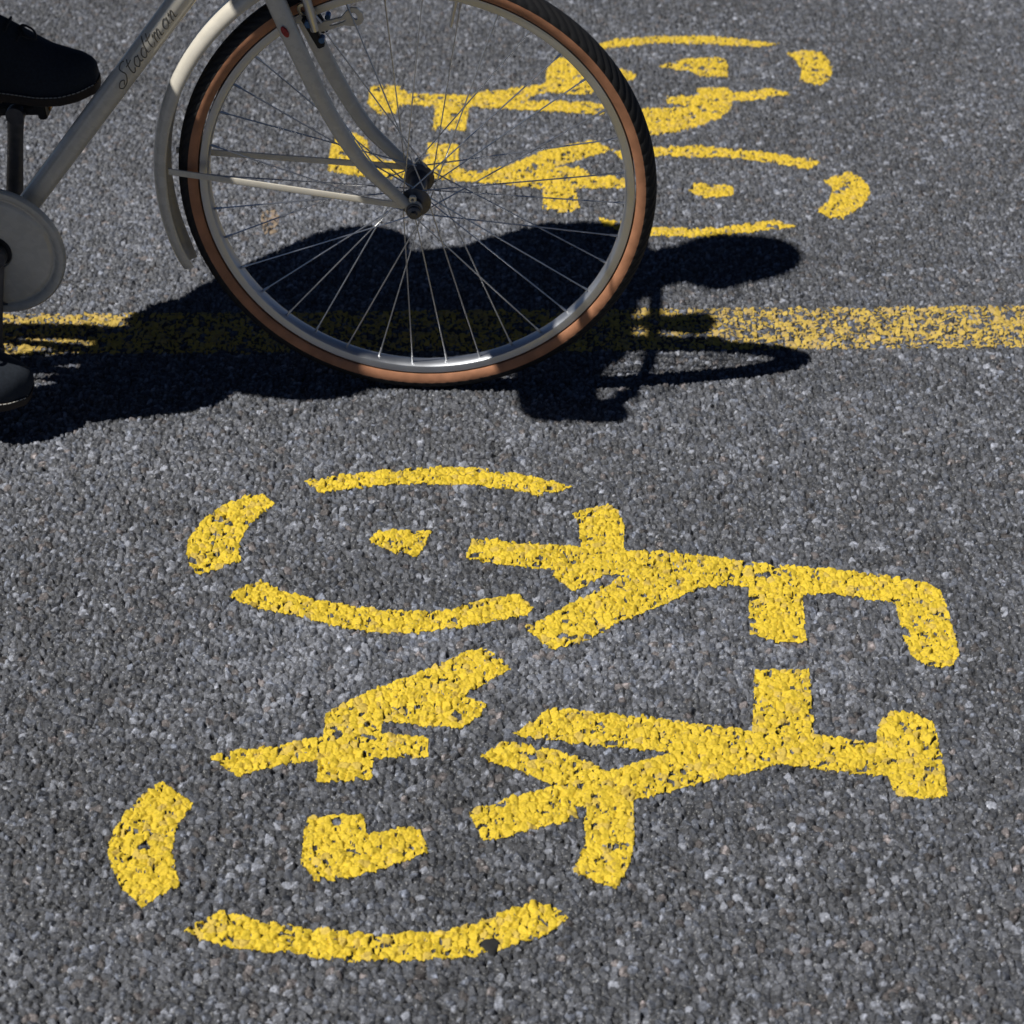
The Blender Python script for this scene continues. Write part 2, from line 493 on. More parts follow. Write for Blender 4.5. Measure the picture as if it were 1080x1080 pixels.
tag(line, 'worn yellow dividing line running across the path under the front wheel', 'road marking')


def ellipse_px(u, v, a, b, n=18):
    return [(u + a * (1 + .12 * math.sin(3 * t + 1)) * math.cos(t), v + b * (1 + .15 * math.cos(2 * t)) * math.sin(t)) for t in [2 * math.pi * i / n for i in range(n)]]


spot = painted('paint_spot', [[(276, 221), (291, 219), (295, 230), (293, 246), (279, 248), (275, 236)]], 0.0014, 0.0018, 0.34, (0.24, 0.185, 0.135), 0.55)
tag(spot, 'small faded tan paint spot seen through the front wheel, left of the hub', 'paint spot')

gx_, gy_ = ground(518, 997)
bm = bmesh.new()
vs_ = []
cen = bm.verts.new((gx_, gy_, 0.0018))
for rr, zz in ((.55, .0017), (.85, .0012), (1.0, -.002)):
    ring = []
    for i in range(20):
        t = 2 * math.pi * i / 20
        k = rr * (1 + .10 * math.sin(3 * t) + .06 * math.cos(5 * t))
        ring.append(bm.verts.new((gx_ + .0105 * k * math.cos(t), gy_ + .0115 * k * math.sin(t), zz)))
    vs_.append(ring)
for i in range(20):
    bm.faces.new((cen, vs_[0][i], vs_[0][(i + 1) % 20]))
    for a, b in ((0, 1), (1, 2)):
        bm.faces.new((vs_[a][i], vs_[b][i], vs_[b][(i + 1) % 20], vs_[a][(i + 1) % 20]))
me = bpy.data.meshes.new('tar_spot'); bm.to_mesh(me); bm.free()
for p in me.polygons: p.use_smooth = True
me.materials.append(M_TAR)
tar = bpy.data.objects.new('tar_spot', me); C.objects.link(tar)
tag(tar, 'small round black tar blob on the lowest yellow arc of the foreground symbol', 'tar spot')


# ---------------------------------------------------------------- mesh builder (bicycle frame of reference: x ahead, y to the far side, z up)
class MB:
    def __init__(self):
        self.v, self.f, self.m = [], [], []

    def add(self, verts, faces, mi=0):
        k = len(self.v)
        self.v += [tuple(p) for p in verts]
        self.f += [tuple(i + k for i in q) for q in faces]
        self.m += [mi] * len(faces)

    def tube(self, pts, r, seg=12, mi=0, closed=False, flat=None, up=None):
        """swept tube; r number or list; flat = list of (scale) of the section's second axis"""
        pts = [Vector(p) for p in pts]
        n = len(pts)
        R = r if isinstance(r, (list, tuple)) else [r] * n
        FL = flat if isinstance(flat, (list, tuple)) else [flat or 1.0] * n
        verts, faces = [], []
        prev = None
        for i, p in enumerate(pts):
            a = pts[(i - 1) % n] if closed else pts[max(i - 1, 0)]
            b = pts[(i + 1) % n] if closed else pts[min(i + 1, n - 1)]
            d = (b - a).normalized()
            ref = Vector(up) if up else (prev if prev else (Vector((0, 1, 0)) if abs(d.y) < .9 else Vector((1, 0, 0))))
            s = (ref - d * ref.dot(d)).normalized()
            prev = s
            t = d.cross(s)
            for k in range(seg):
                an = 2 * math.pi * k / seg
                verts.append(p + s * (R[i] * FL[i] * math.cos(an)) + t * (R[i] * math.sin(an)))
        m = n if closed else n - 1
        for i in range(m):
            for k in range(seg):
                a, b = i * seg + k, i * seg + (k + 1) % seg
                c, d_ = ((i + 1) % n) * seg + (k + 1) % seg, ((i + 1) % n) * seg + k
                faces.append((a, b, c, d_))
        if not closed:
            faces.append(tuple(range(seg))[::-1])
            faces.append(tuple((n - 1) * seg + k for k in range(seg)))
        self.add(verts, faces, mi)
        return self

    def lathe(self, prof, c, axis='y', seg=64, mi=0, closed=False, ax=None):
        """prof = [(radius, along axis)]; c centre"""
        c = Vector(c)
        if ax is not None:
            A = Vector(ax).normalized()
            U = A.orthogonal().normalized(); V_ = A.cross(U)
        elif axis == 'y':
            A, U, V_ = Vector((0, 1, 0)), Vector((1, 0, 0)), Vector((0, 0, 1))
        n = len(prof)
        verts = [c + A * h + (U * math.cos(2 * math.pi * k / seg) + V_ * math.sin(2 * math.pi * k / seg)) * r
                 for k in range(seg) for r, h in prof]
        faces = []
        for k in range(seg):
            for i in range(n if closed else n - 1):
                a, b = k * n + i, k * n + (i + 1) % n
                faces.append((a, ((k + 1) % seg) * n + i, ((k + 1) % seg) * n + (i + 1) % n, b))
        mis = mi if isinstance(mi, list) else None
        if mis is None:
            self.add(verts, faces, mi)
        else:
            kk = len(self.v)
            self.add(verts, faces, 0)
            m = n if closed else n - 1
            for t in range(len(faces)):
                self.m[len(self.m) - len(faces) + t] = mis[t % m]
        return self

    def box(self, c, sx, sy, sz, rot=None, mi=0, bev=0.15):
        """chamfered box"""
        c = Vector(c)
        b = bev * min(sx, sy, sz)
        bm = bmesh.new()
        bmesh.ops.create_cube(bm, size=1)
        for v in bm.verts:
            v.co = Vector((v.co.x * sx, v.co.y * sy, v.co.z * sz))
        bmesh.ops.bevel(bm, geom=list(bm.edges), offset=b, segments=2, affect='EDGES')
        bm.verts.index_update()
        R_ = rot if rot is not None else Matrix.Identity(3)
        self.add([R_ @ v.co + c for v in bm.verts], [[v.index for v in f_.verts] for f_ in bm.faces], mi)
        bm.free()
        return self

    def plate(self, outline, thick, fn, holes=(), mi=0):
        """flat plate with holes; fn maps (a, b, t) -> point"""
        bm = bmesh.new()
        loops = [outline] + list(holes)
        edges = []
        for lp in loops:
            vv = [bm.verts.new((a, b, 0)) for a, b in lp]
            for i in range(len(vv)):
                edges.append(bm.edges.new((vv[i], vv[(i + 1) % len(vv)])))
        bmesh.ops.triangle_fill(bm, use_beauty=True, use_dissolve=False, edges=edges)
        res = bmesh.ops.extrude_face_region(bm, geom=list(bm.faces))
        for e in res['geom']:
            if isinstance(e, bmesh.types.BMVert):
                e.co.z = thick
        bm.verts.index_update()
        self.add([fn(*v.co) for v in bm.verts], [[v.index for v in f_.verts] for f_ in bm.faces], mi)
        bm.free()
        return self

    def build(self, name, mats, parent=None, smooth_=True, angle=40):
        me = bpy.data.meshes.new(name)
        me.from_pydata(self.v, [], self.f)
        for m in (mats if isinstance(mats, (list, tuple)) else [mats]):
            me.materials.append(m)
        me.polygons.foreach_set('material_index', self.m)
        bm = bmesh.new(); bm.from_mesh(me)
        bmesh.ops.recalc_face_normals(bm, faces=bm.faces)
        bm.to_mesh(me); bm.free()
        if smooth_:
            me.polygons.foreach_set('use_smooth', [True] * len(me.polygons))
            me.set_sharp_from_angle(angle=math.radians(angle))
        o = bpy.data.objects.new(name, me)
        C.objects.link(o)
        if parent: o.parent = parent
        return o


def cr(pts, n=8):
    """Catmull-Rom through points"""
    P = [Vector(p) for p in pts]
    P = [P[0] * 2 - P[1]] + P + [P[-1] * 2 - P[-2]]
    out = []
    for i in range(1, len(P) - 2):
        for k in range(n):
            t = k / n
            a, b, c, d = P[i - 1], P[i], P[i + 1], P[i + 2]
            out.append(0.5 * ((2 * b) + (c - a) * t + (2 * a - 5 * b + 4 * c - d) * t * t + (3 * b - a - 3 * c + d) * t ** 3))
    out.append(P[-2])
    return out


def lerp_list(vals, n):
    out = []
    for i in range(len(vals) - 1):
        for k in range(n):
            out.append(vals[i] + (vals[i + 1] - vals[i]) * k / n)
    out.append(vals[-1])
    return out


# ---------------------------------------------------------------- bicycle
PSI, LAM, RW = -0.0392, -0.0835, 0.3472
fw = Vector((math.cos(PSI), math.sin(PSI), 0))
l0 = Vector((-math.sin(PSI), math.cos(PSI), 0))
upv = Vector((0, 0, 1)) * math.cos(LAM) + l0 * math.sin(LAM)
lat = l0 * math.cos(LAM) - Vector((0, 0, 1)) * math.sin(LAM)
BM = Matrix(((fw.x, lat.x, upv.x, -0.1366), (fw.y, lat.y, upv.y, 2.6413), (fw.z, lat.z, upv.z, 0.0), (0, 0, 0, 1)))
bike = bpy.data.objects.new('bicycle', None)
C.objects.link(bike)
bike.matrix_world = BM
tag(bike, 'cream city bicycle with tan wall tyres crossing the yellow line, ridden', 'bicycle')

HUBF = Vector((0, 0, RW))
HUBR = Vector((-1.07, 0, RW))


def make_wheel(c):
    # rim: box section with a concave spoke bed
    prof = [(0.3155, -0.0125), (0.3160, -0.0115), (0.3135, -0.0105), (0.3090, -0.0080), (0.3085, 0.0080), (0.3135, 0.0105), (0.3160, 0.0115), (0.3155, 0.0125),
            (0.3075, 0.0128), (0.3046, 0.0118), (0.3030, 0.0085), (0.3022, 0.0040), (0.3022, -0.0040), (0.3030, -0.0085), (0.3046, -0.0118), (0.3075, -0.0128)]
    rim = MB().lathe(prof, c, seg=160, closed=True).build('wheel', M_RIM, bike, True, 30)
    # tyre: tan sidewalls, black tread
    rm, rt = 0.3292, 0.0180
    pr, mi = [], []
    N = 44
    a0 = math.radians(128)
    for i in range(N + 1):
        a = -a0 + 2 * a0 * i / N
        k = rt + (0.0007 if abs(a) < 1.42 else 0)
        pr.append((rm + k * math.cos(a), k * math.sin(a)))
    for i in range(N):
        a = -a0 + 2 * a0 * (i + .5) / N
        mi.append(1 if abs(a) < 1.42 else 0)
    mi.append(0)
    seg = 720
    tm = MB().lathe(pr, c, seg=seg, closed=True, mi=mi)
    # herringbone ribs of the tread, a smooth strip along the middle
    cc = Vector(c)
    for k in range(seg):
        for i in range(N + 1):
            a = -a0 + 2 * a0 * i / N
            if 0.12 < abs(a) < 1.36 and (k + int(abs(a) * 9)) % 6 < 2:
                q = k * (N + 1) + i
                p = Vector(tm.v[q])
                d = p - cc
                rad = Vector((d.x, 0, d.z)).normalized()
                tm.v[q] = tuple(p - (rad * math.cos(a) + Vector((0, math.sin(a), 0))) * 0.0011)
    ty = tm.build('tyre', [M_TAN, M_TREAD], rim, True, 35)
    at = ty.data.attributes.new('tread', 'FLOAT_VECTOR', 'POINT')
    vals = []
    for k in range(seg):
        for i in range(N + 1):
            th = 2 * math.pi * k / seg
            vals += [th / (2 * math.pi), (-a0 + 2 * a0 * i / N) / 0.6, 0]
    at.data.foreach_set('vector', vals)
    # hub shell with flanges
    hp = [(0.006, -0.050), (0.010, -0.050), (0.011, -0.041), (0.018, -0.037), (0.0225, -0.036), (0.0225, -0.033), (0.016, -0.031), (0.0135, -0.026),
          (0.0130, 0.026), (0.016, 0.031), (0.0225, 0.033), (0.0225, 0.036), (0.018, 0.037), (0.011, 0.041), (0.010, 0.050), (0.006, 0.050)]
    hub = MB().lathe(hp, c, seg=40).tube([c + Vector((0, -.064, 0)), c + Vector((0, .064, 0))], .0048, 12)
    hub.build('hub', M_DARKMETAL, rim)
    # 36 crossed spokes
    n = 36
    for i in range(n):
        side = -1 if i % 2 == 0 else 1
        j = i // 2
        lead = 1 if j % 2 == 0 else -1
        ar = 2 * math.pi * (i + 0.5) / n + 0.03
        ah = ar + lead * math.radians(62 if side < 0 else 64)
        ph = c + Vector((0.0205 * math.cos(ah), side * (0.0352 if lead > 0 else 0.0338), 0.0205 * math.sin(ah)))
        pe = c + Vector((0.3045 * math.cos(ar), side * 0.0025, 0.3045 * math.sin(ar)))
        pn = pe + (ph - pe).normalized() * 0.014
        s = MB().tube([ph, pn], 0.00105, 6)
        s.tube([pn, pe], [0.0017, 0.0020], 6)
        s.build('spoke', M_STEEL, rim)
    va = math.radians(78)
    MB().tube([c + Vector((.303 * math.cos(va), 0, .303 * math.sin(va))), c + Vector((.262 * math.cos(va), 0, .262 * math.sin(va)))], [.0032, .0026], 10).build('valve', M_STEEL, rim)
    return rim


make_wheel(HUBF)
make_wheel(HUBR)


def make_fender(c, a_from, a_to, name='mudguard', r=0.3835):
    prof = []
    for i in range(13):
        t = -1 + 2 * i / 12
        prof.append((r - 0.020 * abs(t) ** 2.4, 0.0235 * math.sin(t * math.pi / 2)))
    inner = [(p - 0.0013, q * 0.95) for p, q in prof]
    ring = prof + inner[::-1]
    n = 56
    v, fc = [], []
    k = len(ring)
    for j in range(n + 1):
        a = math.radians(a_from + (a_to - a_from) * j / n)
        # taper to a rounded tail
        ws = 1.0 if j < n - 3 else (0.97, 0.92, 0.80, 0.62)[j - (n - 3)]
        for rr, h in ring:
            v.append(c + Vector((rr * math.cos(a), h * ws, rr * math.sin(a))))
    for j in range(n):
        for i in range(k):
            fc.append((j * k + i, j * k + (i + 1) % k, (j + 1) * k + (i + 1) % k, (j + 1) * k + i))
    fc.append(tuple(range(k))); fc.append(tuple(n * k + i for i in range(k)))
    m = MB(); m.add(v, fc)
    return m.build(name, M_PAINT, bike, True, 50)


fen = make_fender(HUBF, 84, 201)


def strip(p, q, width, thick, nrm, mi=0, mb=None):
    """flat bar from p to q"""
    p, q = Vector(p), Vector(q)
    d = (q - p).normalized()
    nn = Vector(nrm).normalized()
    s = d.cross(nn).normalized()
    mb = mb or MB()
    pts = [p + d * (q - p).length * k / 6 for k in range(7)]
    v, fc = [], []
    for i, x in enumerate(pts):
        for a, b in ((-1, -.7), (-.7, -1), (.7, -1), (1, -.7), (1, .7), (.7, 1), (-.7, 1), (-1, .7)):
            v.append(x + s * a * width / 2 + nn * b * thick / 2)
    for i in range(6):
        for k in range(8):
            fc.append((i * 8 + k, i * 8 + (k + 1) % 8, (i + 1) * 8 + (k + 1) % 8, (i + 1) * 8 + k))
    fc.append(tuple(range(8))); fc.append(tuple(48 + k for k in range(8)))
    mb.add(v, fc, mi)
    return mb


for l_, xl, zl in ((-1, -.3555, .386), (1, -.3530, .392)):
    m = strip((xl, l_ * .0265, zl), (-.018, l_ * .0555, .3535), .0095, .0030, (0, 1, 0))
    m.build('mudguard_stay', M_PAINT, fen)

# ---- fork
fork = MB()
for s_ in (-1, 1):
    cl = cr([(-.202, s_ * .036, .728), (-.158, s_ * .047, .606), (-.121, s_ * .050, .510), (-.080, s_ * .0505, .430), (-.044, s_ * .051, .386), (-.012, s_ * .052, .353)], 8)
    n = len(cl)
    rr = [0.0150 + (0.0083 - 0.0150) * (i / (n - 1)) ** 0.9 for i in range(n)]
    fl = [0.66 + 0.34 * (i / (n - 1)) for i in range(n)]
    fork.tube(cl, rr, 18, 0, flat=fl, up=(0, 1, 0))
    # dropout with eyelet
    fork.lathe([(0, -.003), (.0125, -.003), (.0125, .003), (0, .003)], (-.001, s_ * .0545, .3475), seg=20)
    fork.lathe([(.0022, -.0026), (.0055, -.0026), (.0055, .0026), (.0022, .0026)], (-.002, s_ * .0550, .3640), seg=16, closed=True)
fork.tube([(-.2025, -.045, .728), (-.2035, 0, .7315), (-.2025, .045, .728)], [.017, .0185, .017], 16)
fork.tube([(-.203, 0, .730), (-.288, 0, .962)], .0135, 16)
fk = fork.build('fork', M_PAINT, bike)
for s_ in (-1, 1):
    m = MB().lathe([(0, -.006), (.0065, -.006), (.0098, -.004), (.0098, .0005), (.0118, .001), (.0118, .003), (.005, .003)] if s_ < 0 else
                   [(.005, -.003), (.0118, -.003), (.0118, -.001), (.0098, -.0005), (.0098, .004), (.0065, .006), (0, .006)], (0, s_ * .0625, .3472), seg=24)
    m.lathe([(0, -.004), (.0055, -.004), (.0055, .006), (0, .006)], (0, s_ * .0705, .3472), seg=6)
    m.build('axle_nut', M_DARKMETAL, fk)
em = MB().lathe([(0, -.0012), (.0045, -.0012), (.0052, -.0004), (.0052, .0012)], (0, 0, 0), seg=24)
em.v = [(-.1655 + x * 0.9 - z * .55, -.0578 + y, .6195 + z * 1.5) for x, y, z in em.v]
em.build('emblem', M_RED, fk)

# ---- frame
BBX, BBZ = -.6225, .257
fr = MB()
fr.tube([(-.6225, 0, .257), (-.2625, 0, .7019 + .0)], .0170, 24)          # down tube
hd0, hd1 = Vector((-.2080, 0, .748)), Vector((-.2830, 0, .952))
fr.tube([hd0, hd1], .0185, 24)
for p in (hd0, hd1):
    d = (hd1 - hd0).normalized()
    fr.tube([p - d * .006, p + d * .006], .0225, 24)
st_top = Vector((-.8240, 0, .800))
fr.tube([(BBX, 0, BBZ), st_top], .0150, 20)
fr.tube([st_top - Vector((-.004, 0, .03)), hd1 + (hd0 - hd1) * .14], .0145, 20)
for s_ in (-1, 1):
    fr.tube(cr([(BBX - .02, s_ * .022, BBZ + .002), (-.75, s_ * .036, .285), (-1.065, s_ * .062, .345)], 6), lerp_list([.011, .0105, .007], 6), 14)
    fr.tube([st_top + Vector((0, s_ * .012, -.015)), (-1.065, s_ * .062, .352)], [.008, .007], 14)
    fr.lathe([(0, -.003), (.016, -.003), (.016, .003), (0, .003)], (-1.07, s_ * .064, .349), seg=20)
fr.tube([(BBX, -.036, BBZ), (BBX, .036, BBZ)], .0215, 24)
# shift the down tube so that it meets the head tube on its axis
frame = fr.build('frame', M_PAINT, bike)


# script lettering along the down tube
def lettering():
    G = {
        'S': (1.0, [[(1.05, 1.35), (.75, 1.5), (.45, 1.25), (.6, .9), (.8, .5), (.5, .05), (.0, -.05), (-.25, .25), (.05, .5), (.4, .35), (.2, .1)]]),
        't': (.55, [[(.25, 1.25), (.2, .6), (.25, .1), (.45, .05), (.6, .25)], [(.0, .85), (.3, .85), (.6, .92)]]),
        'a': (.75, [[(.62, .62), (.35, .75), (.08, .4), (.25, .02), (.55, .25), (.65, .7), (.62, .2), (.85, .1)]]),
        'd': (.8, [[(.62, .62), (.35, .75), (.08, .4), (.25, .02), (.55, .3), (.7, 1.4), (.64, .2), (.88, .1)]]),
        'm': (1.0, [[(.0, .6), (.12, .72), (.12, .0)], [(.12, .35), (.3, .72), (.42, .6), (.42, .0)], [(.42, .35), (.6, .72), (.74, .6), (.72, .1), (.95, .1)]]),
        'n': (.7, [[(.0, .6), (.12, .72), (.12, .0)], [(.12, .35), (.32, .72), (.46, .6), (.44, .1), (.68, .1)]]),
    }
    A = Vector((-.4265, 0, .4995)); d = Vector((.3600, 0, .4449)).normalized()
    A = Vector((-.6225, 0, .257)) + d * 0.334
    side = Vector((-d.z, 0, d.x))       # up-left of the tube
    m = MB()
    cur, size = 0.0, 0.0205
    rad = 0.01715
    for ch in 'Stadtman':
        adv, strokes = G[ch]
        for st in strokes:
            pts = []
            for q in cr([(x, y, 0) for x, y in st], 6):
                s = (cur + q.x + 0.38 * q.y) * size
                h = (q.y - 0.62) * size * .82 + 0.0028
                an = h / rad
                o = A + d * s
                pts.append(o + side * (rad * math.sin(an)) + Vector((0, -1, 0)) * (rad * math.cos(an)))
            m.tube(pts, 0.00085, 6)
        cur += adv + .12
    return m.build('lettering', M_INK, frame)


lettering()
st = MB().tube([st_top - Vector((-.01, 0, .05)), st_top + Vector((-.0345, 0, .105)), st_top + Vector((-.075, 0, .108))], .0125, 16).build('seat_post', M_ALU, bike)
sd = MB()
sv, sf = [], []
prof = [(-.155, .0, .004), (-.14, .055, .012), (-.10, .078, .016), (-.04, .066, .012), (.03, .034, .008), (.09, .020, .006), (.125, .016, .003), (.138, .0, .0)]
k = 12
for x, hw, cr_ in prof:
    for i in range(k):
        t = 2 * math.pi * i / k
        sv.append(Vector((-.900 + x, max(hw, .002) * math.cos(t), .928 + cr_ + (.016 if math.sin(t) > 0 else .034) * math.sin(t))))
for j in range(len(prof) - 1):
    for i in range(k):
        sf.append((j * k + i, j * k + (i + 1) % k, (j + 1) * k + (i + 1) % k, (j + 1) * k + i))
sf.append(tuple(range(k))); sf.append(tuple((len(prof) - 1) * k + i for i in range(k)))
sd.add(sv, sf)
sd.build('saddle', M_LEATHER, bike)

# ---- handlebar
GY = .026
hb = MB()
hb.tube([(-.283, 0, .945), (-.303, 0, 1.006), (-.300, 0, 1.026), (-.258, 0, 1.036)], [.0125, .0125, .014, .0145], 16)
hb.tube([(-.255, -.022, 1.036), (-.255, .022, 1.036)], .019, 16)
bar = [(-.385, -.300, 1.016), (-.345, -.299, 1.024), (-.300, -.270, 1.036), (-.268, -.18, 1.042), (-.255, -.07, 1.036), (-.255, 0, 1.036)]
bar = [(x, y + GY, z) for x, y, z in bar + [(x, -y, z) for x, y, z in bar[-2::-1]]]
hb.tube(cr(bar, 8), .0112, 14)
handle = hb.build('handlebar', M_ALU, bike)
for s_ in (-1, 1):
    MB().tube(cr([(-.405, s_ * .300 + GY, 1.012), (-.35, s_ * .300 + GY, 1.022), (-.300, s_ * .272 + GY, 1.036)], 8), .0165, 16).build('grip', M_LEATHER, handle)
    m = MB().tube(cr([(-.295, s_ * .255 + GY, 1.034), (-.272, s_ * .255 + GY, 1.012), (-.30, s_ * .290 + GY, .998), (-.38, s_ * .310 + GY, .990)], 8), .0058, 10)
    m.box((-.290, s_ * .252 + GY, 1.034), .03, .026, .03)
    m.build('brake_lever', M_ALU, handle)
    MB().tube(cr([(-.270, s_ * .250, 1.012), (-.215, s_ * .20, 1.035), (-.120, s_ * .09, 1.00), (-.13, s_ * .03, .86), (-.150, s_ * .012, .740), (-.142, 0, .690)] if s_ < 0 else
                [(-.270, .260, 1.012), (-.18, .205, 1.05), (-.09, .10, .985), (-.17, .035, .88), (-.30, .02, .80), (-.42, .012, .66)], 10), .0024, 8).build('cable', M_CABLE, bike)

lmp = MB().lathe([(1e-4, -.050), (.016, -.046), (.027, -.028), (.033, .000), (.035, .022), (.035, .030), (.031, .030)], (-.175, .008, .985), seg=32, ax=(1, 0, -.08))
lmp.tube([(-.245, .004, 1.020), (-.205, .008, 1.005), (-.190, .008, .985)], .006, 10)
lamp = lmp.build('headlamp', M_BLACK, bike)
MB().lathe([(1e-4, .034), (.015, .033), (.031, .0285)], (-.175, .008, .985), seg=32, ax=(1, 0, -.08)).build('lens', mat('lamp_glass', (.6, .62, .64), .15), lamp)

# ---- front brake: calliper arms over the tyre with pads at the rim and a slotted bridge plate
bk = MB()
for s_ in (-1, 1):
    bk.tube(cr([(-.165, s_ * .004, .742), (-.150, s_ * .032, .715), (-.137, s_ * .040, .665), (-.128, s_ * .036, .612)], 8), lerp_list([.007, .0075, .007, .0055], 8), 12)
bk.tube([(-.195, 0, .735), (-.145, 0, .747)], .0055, 10)
brake = bk.build('brake', M_ALU, bike)
for s_ in (-1, 1):
    R_ = Matrix.Rotation(math.radians(64), 3, 'Y')
    m = MB().box((-.132, s_ * .0235, .604), .048, .010, .011, R_)
    m.build('brake_pad', M_BLACK, brake)
    m = MB().lathe([(0, -.004), (.0055, -.004), (.0062, -.002), (.0062, .004), (0, .004)], (-.136, s_ * .036, .622), seg=6)
    m.lathe([(0, -.006), (.0042, -.006), (.0042, .006), (0, .006)], (-.119, s_ * .036, .600), seg=12)
    m.build('pad_bolt', M_BLUE, brake)


def oval(cx, cy, a, b, ang, n=16):
    c_, s_ = math.cos(ang), math.sin(ang)
    return [(cx + a * math.cos(t) * c_ - b * math.sin(t) * s_, cy + a * math.cos(t) * s_ + b * math.sin(t) * c_) for t in [2 * math.pi * i / n for i in range(n)]]


out = [(-.030, -.007), (-.012, -.0085), (.012, -.0075), (.026, -.014), (.036, -.0135), (.0425, -.007), (.0430, .004), (.040, .013), (.032, .0165), (.024, .013), (.014, .0055), (-.012, .0065), (-.030, .006)]
pc = Vector((-.1075, .004, .6060)); pd = Vector((.955, 0, .297)); pu = Vector((-.297, -.25, .955)).normalized(); pn = pd.cross(pu)
mp = MB().plate(out, .0035, lambda a, b, t: pc + pd * a + pu * b + pn * t, [oval(.006, -.0012, .0125, .0024, .04), oval(.0320, .002, .0036, .0066, .12)])
mp.build('bridge_plate', M_PAINT, brake)
m = MB().plate(oval(0, 0, .0105, .0155, .35), .004, lambda a, b, t: Vector((-.1395, -.020, .634)) + pd * a + pu * b + pn * t, [oval(0, 0, .0062, .0105, .35)])
m.tube([(-.150, -.018, .655), (-.122, -.012, .612)], .0022, 8)
m.build('pad_holder', M_ALU, brake)

# ---- crankset
ck = MB()
BB = Vector((BBX, 0, BBZ))
dprof = [(.0275, -.0010), (.0290, -.0030), (.082, -.0030), (.0860, -.0010), (.0885, .0012), (.0915, .0012), (.0935, -.0020), (.0985, -.0048), (.1040, -.0040), (.1072, .0005), (.1070, .0045), (.1040, .0060), (.0900, .0045), (.0275, .0025)]
disc = ck.lathe(dprof, BB + Vector((-.0055, -.0455, .001)), seg=96, closed=True).build('chain_guard', M_PAINT, bike)
cs = MB()
cs.tube([BB + Vector((0, -.062, 0)), BB + Vector((0, .072, 0))], .0105, 16)
cs.lathe([(0, -.002), (.026, -.002), (.026, .004), (0, .004)], BB + Vector((-.003, -.039, 0)), seg=32)
axle = cs.build('crank_axle', M_DARKMETAL, bike)
PEDF = Vector((-.5960, .066, .4200))
dv = Vector((PEDF.x - BBX, 0, PEDF.z - BBZ))
for s_, ped in ((1, BB + dv + Vector((0, .074, 0))), (-1, BB - dv + Vector((0, -.064, 0)))):
    p0 = BB + Vector((0, s_ * .066 if s_ > 0 else -.058, 0))
    n_ = 10
    pts = [p0 + (ped - p0) * (i / (n_ - 1)) for i in range(n_)]
    m = MB().tube(pts, [.0155, .0138, .0132, .0128, .0125, .0122, .0120, .0119, .0122, .0135], 14, flat=.55, up=(0, 1, 0))
    m.lathe([(0, -.0085), (.0165, -.0085), (.0175, -.006), (.0175, .006), (.0165, .0085), (0, .0085)], p0, seg=24)
    m.lathe([(0, -.0075), (.0135, -.0075), (.0142, 0), (.0135, .0075), (0, .0075)], ped, seg=20)
    cr_o = m.build('crank', M_DARKMETAL, bike)
    tilt = Matrix.Rotation(math.radians(-2 if s_ > 0 else 16), 3, 'Y')
    pm = MB()
    pc_ = ped + Vector((0, s_ * .052, 0))
    pm.tube([ped, pc_ + Vector((0, s_ * .045, 0))], .0065, 12)
    pm.box(pc_, .052, .085, .014, tilt)
    for dx_ in (-.036, .036):
        pm.box(pc_ + tilt @ Vector((dx_, 0, -.003)), .013, .086, .024, tilt)
    for k_ in (-1, 1):
        pm.box(pc_ + tilt @ Vector((0, k_ * .037, 0)), .080, .008, .016, tilt)
    po = pm.build('pedal', M_BLACK, bike)
    rf = MB()
    rf.box(pc_ + tilt @ Vector((.0435, 0, -.003)), .003, .05, .012, tilt)
    rf.build('reflector', mat('amber_reflector', (.30, .12, .02), .25), po)
ch = MB()
for a, b in (((BBX, -.0445, BBZ + .095), (-1.07, -.0445, RW + .036)), ((BBX, -.0445, BBZ - .095), (-1.07, -.0445, RW - .036))):
    strip(a, b, .009, .006, (0, 1, 0), mb=ch)
ch.build('chain', M_DARKMETAL, bike)
make_fender(HUBR, 35, 190)

# ---------------------------------------------------------------- rider (same frame of reference, seated on the saddle)
def blob(name, caps, voxel, mats, smooth_it=4, parent=None, paint=None):
    """one continuous surface grown over tapered capsules: caps = [(p, q, rp, rq)]"""
    m = MB()
    for p, q, r1, r2 in caps:
        p, q = Vector(p), Vector(q)
        L_ = (q - p).length
        if L_ < 1e-5:
            d = Vector((0, 0, 1))
        else:
            d = (q - p).normalized()
        prof = [(r1 * math.sin(t), -r1 * math.cos(t)) for t in [math.pi / 2 * i / 6 for i in range(7)]]
        prof += [(r2 * math.cos(t), L_ + r2 * math.sin(t)) for t in [math.pi / 2 * i / 6 for i in range(7)]]
        prof[0] = (1e-4, prof[0][1]); prof[-1] = (1e-4, prof[-1][1])
        kk = len(m.v)
        m.lathe(prof, p, seg=20, ax=d)
        n = len(prof)
        m.f.append(tuple(kk + s * n for s in range(20))); m.m.append(0)
        m.f.append(tuple(kk + s * n + n - 1 for s in range(20))); m.m.append(0)
    o = m.build(name + '_base', mats[0], None, False)
    md = o.modifiers.new('r', 'REMESH'); md.mode = 'VOXEL'; md.voxel_size = voxel
    ms = o.modifiers.new('s', 'SMOOTH'); ms.factor = .5; ms.iterations = smooth_it
    dg = bpy.context.evaluated_depsgraph_get()
    me = bpy.data.meshes.new_from_object(o.evaluated_get(dg), depsgraph=dg)
    me.name = name
    bpy.data.objects.remove(o)
    me.materials.clear()
    for mm in mats: me.materials.append(mm)
    for p in me.polygons:
        p.use_smooth = True
        p.material_index = paint(p.center) if paint else 0
    ob = bpy.data.objects.new(name, me)
    C.objects.link(ob)
    if parent: ob.parent = parent
    return ob


